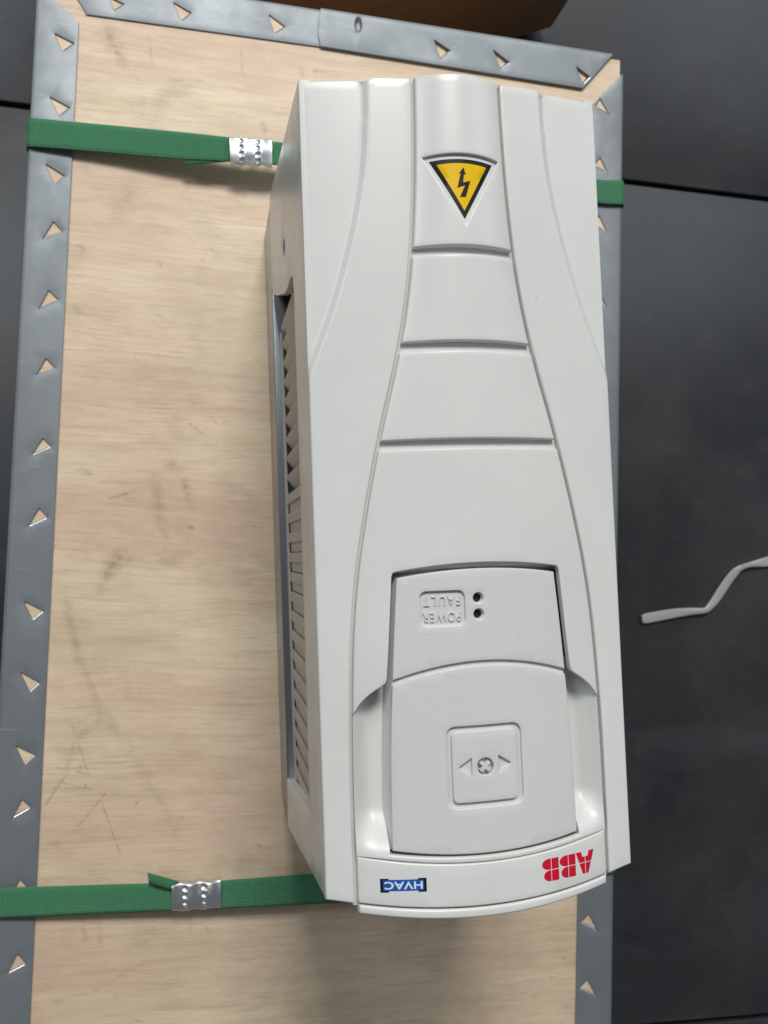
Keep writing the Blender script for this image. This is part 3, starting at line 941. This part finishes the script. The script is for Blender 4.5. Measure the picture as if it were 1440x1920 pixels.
def lettering(name, txt, cx, cy_, width, height, H, mat, parent, raise_=0.06, extr=0.0, spacing=1.0, bold=0.0):
    """lettering turned by 180 degrees on the front: its top points to the bottom end of the drive"""
    me = text_mesh(txt, 1.0, spacing, bold)
    co = np.array([v.co[:2] for v in me.vertices])
    mn, mx = co.min(0), co.max(0)
    bm = bmesh.new(); bm.from_mesh(me); bpy.data.meshes.remove(me)
    bmesh.ops.triangulate(bm, faces=bm.faces)
    def pos(x, y):
        fx = (x - (mn[0] + mx[0]) / 2) / (mx[0] - mn[0]) * width
        fy = (y - (mn[1] + mx[1]) / 2) / (mx[1] - mn[1]) * height
        return UC + cx - fx, cy_ - fy
    if extr:
        r_ = bmesh.ops.extrude_face_region(bm, geom=bm.faces[:])
        topv = {x for x in r_['geom'] if isinstance(x, bmesh.types.BMVert)}
    else: topv = set(bm.verts)
    for v in bm.verts:
        u, vv_ = pos(v.co.x, v.co.y)
        v.co = Vector(DM(u, vv_, H(u, vv_) + (raise_ + extr if v in topv else raise_ - 0.3 * bool(extr))))
    return finish(name, bm, mat, parent, angle=30, recalc=bool(extr))

PWH = lambda u, v: pad_h(u, v) - FL
lettering('power_lettering', 'POWER', -15.2, 103.7, 14.6, 3.6, PWH, M_PAD, panel, 0.02, 0.65, 1.12, -0.012)
lettering('fault_lettering', 'FAULT', -15.0, 109.9, 14.2, 3.6, PWH, M_PAD, panel, 0.02, 0.65, 1.25, -0.012)

def decal(name, polys, H, raise_, mat, parent, grid=2.5):
    bm = bmesh.new()
    for p_ in polys:
        plate(bm, p_, lambda u, v: H(u, v) + raise_, r=0.02, depth=0.06, grid=grid, step=1.5, n=1)
    return finish(name, bm, mat, parent)

# warning triangle
WH = lambda u, v: front_h(u, v) - 1.25
def warn_poly(hw, vt, vb, bul):
    return [(UC + x, vt + bul * (1 - (x / hw) ** 2)) for x in np.linspace(hw, -hw, 13)] + [(UC, vb)]
ws = decal('warning_sign', [warn_poly(13.0, 282.3, 259.0, 0.7)], WH, 0.10, M_BLACK, drive)
ws['label'] = 'yellow triangle with black border and lightning arrow'
decal('yellow_field', [warn_poly(10.2, 280.7, 262.2, 0.6)], WH, 0.16, M_YELLOW, ws)
bolt = [(0.29, 280.0), (1.1, 277.0), (0.38, 277.2), (-0.05, 273.9), (2.79, 274.7), (0.76, 268.0), (-1.55, 268.0), (0.6, 272.7), (-2.42, 271.6), (-0.95, 277.4), (-1.65, 277.4)]
bolt = [(UC + a * 1.05, b - 0.3) for a, b in bolt]
decal('lightning_arrow', [bolt], WH, 0.22, M_BLACK, ws, 1.0)

# blue HVAC badge
hx0, hx1, hy0, hy1 = -42.4, -25.4, 1.75, 6.85
badge = decal('badge', [[(UC + hx0 + 0.7, hy0 + 0.45), (UC + hx1 - 0.7, hy0 + 0.45), (UC + hx1 - 0.7, hy1 - 0.45), (UC + hx0 + 0.7, hy1 - 0.45)]], fh_ext, 0.05, M_BLUE, name_band, 1.5)
badge['label'] = 'small blue badge reading HVAC with black corner brackets'
br = []
for a, s in ((hx0, 1), (hx1, -1)):
    br.append([(UC + a, hy0), (UC + a + s * 3.1, hy0), (UC + a + s * 3.1, hy0 + 0.62), (UC + a + s * 1.0, hy0 + 0.62),
               (UC + a + s * 1.0, hy1 - 0.62), (UC + a + s * 3.1, hy1 - 0.62), (UC + a + s * 3.1, hy1), (UC + a, hy1)])
decal('corner_bracket', [br[0]], fh_ext, 0.10, M_BLACK, badge, 1.0)
decal('corner_bracket', [br[1]], fh_ext, 0.10, M_BLACK, badge, 1.0)
lettering('hvac_lettering', 'HVAC', (hx0 + hx1) / 2, (hy0 + hy1) / 2, 14.0, 2.9, fh_ext, M_LWHITE, badge, 0.16, 0.0, 1.06, 0.022)

# red three-letter logo, each letter cut by fine white lines (drawn upright, then turned by 180 degrees)
LX, LY, LH = 32.4, 4.4, 8.6        # centre, height of the letters
def up(p_): return [(UC + LX - a, LY - b) for a, b in p_]
gp = 0.14
half = LH / 2
def letter_B(x0):
    w = 7.3; xs = x0 + 3.3
    polys = [[(x0, gp), (xs - gp, gp), (xs - gp, half), (x0, half)], [(x0, -half), (xs - gp, -half), (xs - gp, -gp), (x0, -gp)]]
    topr = [(xs + gp, gp)] + [(xs + 0.6 + (2.75) * math.sin(a), 2.2 + 2.1 * -math.cos(a)) for a in np.linspace(0.25, math.pi, 9)] + [(xs + gp, half)]
    botr = [(xs + gp, -half)] + [(xs + 0.9 + 3.1 * math.sin(a), -2.2 - 2.1 * math.cos(a)) for a in np.linspace(0, math.pi - 0.25, 9)] + [(xs + gp, -gp)]
    return polys + [topr, botr]
def letter_A(x0):
    w = 8.6; c = x0 + w / 2
    def xl(y): return x0 + (y + half) / LH * (w / 2 - 1.35)
    def xr(y): return 2 * c - xl(y)
    out_ = [[(xl(gp), gp), (c - gp, gp), (c - gp, half), (xl(half), half)], [(c + gp, gp), (xr(gp), gp), (xr(half), half), (c + gp, half)]]
    yb_ = -half + 2.0
    out_ += [[(xl(-half), -half), (xl(-half) + 2.5, -half), (xl(yb_) + 2.35, yb_), (c - gp, yb_), (c - gp, -gp), (xl(-gp), -gp)],
             [(c + gp, yb_), (xr(yb_) - 2.35, yb_), (xr(-half) - 2.5, -half), (xr(-half), -half), (xr(-gp), -gp), (c + gp, -gp)]]
    return out_
lx = -11.9
for polys in (letter_A(lx), letter_B(lx + 8.9), letter_B(lx + 16.6)):
    decal('logo_letter', [up(q) for q in polys], fh_ext, 0.05, M_RED, name_band, 1.2)

# ---- metal body behind the shell: folded zinc tray whose ledge shows through the slots
bm = bmesh.new(); box(bm, 0.0, 125.0, -14, 330, 0.0, 44, 1.0)
finish('chassis', bm, M_ZINC, drive)
for uu_ in (5.2, 119.8):
    bm = bmesh.new()
    box(bm, uu_ - 0.5, uu_ + 0.5, 266, 287, 110, 133)
    for q in range(4): box(bm, uu_ - 1.0, uu_ + 1.0, 268 + q * 5, 270 + q * 5, 110.5, 132.5)
    finish('screw_socket', bm, M_CASE, drive, smooth=False)
bm = bmesh.new(); box(bm, 12, 113, -6, 318, 44.2, 196)
finish('inner_casing', bm, M_CASE, drive, smooth=False)
# ---- louvre slats on both sides: each slat's upper edge stands proud and it leans inwards below
PITCH = 10.65
def slat_mesh(closed):
    bm = bmesh.new()
    prof = [(4.3, 0.0), (4.0, -0.35), (4.1, -1.2), (10.2, -9.6), (11.0, -9.4), (11.0, -8.8), (5.4, -0.4)]
    if closed: prof = [(4.2, 0.0), (4.0, -0.3), (4.05, -5.0), (5.2, -5.4), (5.5, -10.2), (6.4, -10.4), (6.4, -0.1)]
    a = [bm.verts.new(DM(u, v, 50)) for u, v in prof]; b = [bm.verts.new(DM(u, v, 168)) for u, v in prof]
    n_ = len(prof)
    for i in range(n_):
        bm.faces.new((a[i], a[(i+1) % n_], b[(i+1) % n_], b[i]))
    bm.faces.new(a[::-1]); bm.faces.new(b)
    return bm
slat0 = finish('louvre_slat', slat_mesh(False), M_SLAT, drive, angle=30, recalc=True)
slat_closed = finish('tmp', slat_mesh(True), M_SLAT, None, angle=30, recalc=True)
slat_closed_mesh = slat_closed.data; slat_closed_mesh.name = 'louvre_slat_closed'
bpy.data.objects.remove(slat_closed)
for side in (0, 1):
    for k in range(24):
        if side == 0 and k == 0: s_ = slat0
        else: s_ = slat0.copy(); COL.objects.link(s_); s_.parent = drive
        s_.location = (0, (258.3 - k * PITCH) * MM, 0) if side == 0 else (125 * MM, (258.3 - k * PITCH) * MM, 0)
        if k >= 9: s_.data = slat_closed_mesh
        if side == 1: s_.scale = (-1, 1, 1)
for side in (0, 1):
    bm = bmesh.new(); x0, x1 = (3.6, 4.9) if side == 0 else (120.1, 121.4)
    box(bm, x0, x1, 4, 255, 44.4, 53, 0.3)
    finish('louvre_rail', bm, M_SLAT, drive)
# ================================================================== things on the floor
# bent flat piece of grey metal
pth = [(1203, 1161, 9.5), (1235, 1155, 9.5), (1270, 1149, 8.5), (1300, 1146, 6.5), (1320, 1145, 5.5), (1330, 1138, 6.5), (1345, 1119, 9.0), (1362, 1093, 9.0), (1377, 1074, 8.0), (1390, 1064, 5.0), (1410, 1058, 5.5), (1438, 1053, 9.5), (1475, 1046, 9.5)]
pp = [(on_z(a_, b_, 3), w_) for a_, b_, w_ in pth]
o0 = pp[4][0]
bm = bmesh.new(); prev = None
ts = range(len(pp))
fx, fy, fw = cr(ts, [q[0][0] for q in pp]), cr(ts, [q[0][1] for q in pp]), cr(ts, [q[1] for q in pp])
for k in range((len(pp) - 1) * 4 + 1):
    t = k / 4
    c = np.array([fx(t), fy(t)]); d = np.array([fx(min(t + .1, len(pp)-1)) - fx(max(t - .1, 0)), fy(min(t + .1, len(pp)-1)) - fy(max(t - .1, 0))])
    d /= np.linalg.norm(d); nrm = np.array([-d[1], d[0]])
    w_ = fw(t) / 2 * (0.75 if k in (0,) else 1)
    row = []
    for j in range(12):
        a_ = 2 * math.pi * j / 12
        ca_, sa_ = math.cos(a_), math.sin(a_)
        ca_ = math.copysign(abs(ca_) ** 0.45, ca_); sa_ = math.copysign(abs(sa_) ** 0.45, sa_)
        hz_ = 1.0 + max(0.0, 4.4 - w_) * 0.9                 # narrow where the strip is turned on its edge
        q = c + nrm * w_ * ca_ - o0
        row.append(bm.verts.new((q[0] * MM, q[1] * MM, (3.0 + hz_ * sa_ + 0.35 * ca_) * MM)))
    if prev:
        for j in range(12): bm.faces.new((prev[j], prev[(j+1) % 12], row[(j+1) % 12], row[j]))
    else: bm.faces.new(row[::-1])
    prev = row
bm.faces.new(prev)
M_ROD = galv('dull_grey_metal', (0.46, 0.46, 0.475), 0.45, False, metal=0.2)
rod = finish('bent_metal_rod', bm, M_ROD, None, recalc=True)
zmin = min(v.co.z for v in rod.data.vertices)
rod.location = (o0[0] * MM, o0[1] * MM, -zmin)
tag(rod, 'bent grey metal rod lying on the black floor beside the crate', 'rod')

# dark brown case standing beyond the crate
c0 = on_z(1034, 52, 14)
case = thing('brown_case', 'dark brown wooden case standing on the floor beyond the end of the crate', 'case', (c0[0] * MM, c0[1] * MM, 0), math.radians(24))
bm = bmesh.new(); box(bm, -370, 0, 0, 300, 14, 200, 2)
finish('body', bm, M_BROWN, case)
bm = bmesh.new(); box(bm, -374, 4, -4, 304, 200.2, 212, 2)
finish('top_board', bm, M_BROWN, case)
for y0 in (30, 220):
    bm = bmesh.new(); box(bm, -350, -30, y0, y0 + 50, 0, 13.8, 1)
    finish('foot_batten', bm, M_BROWN, case)
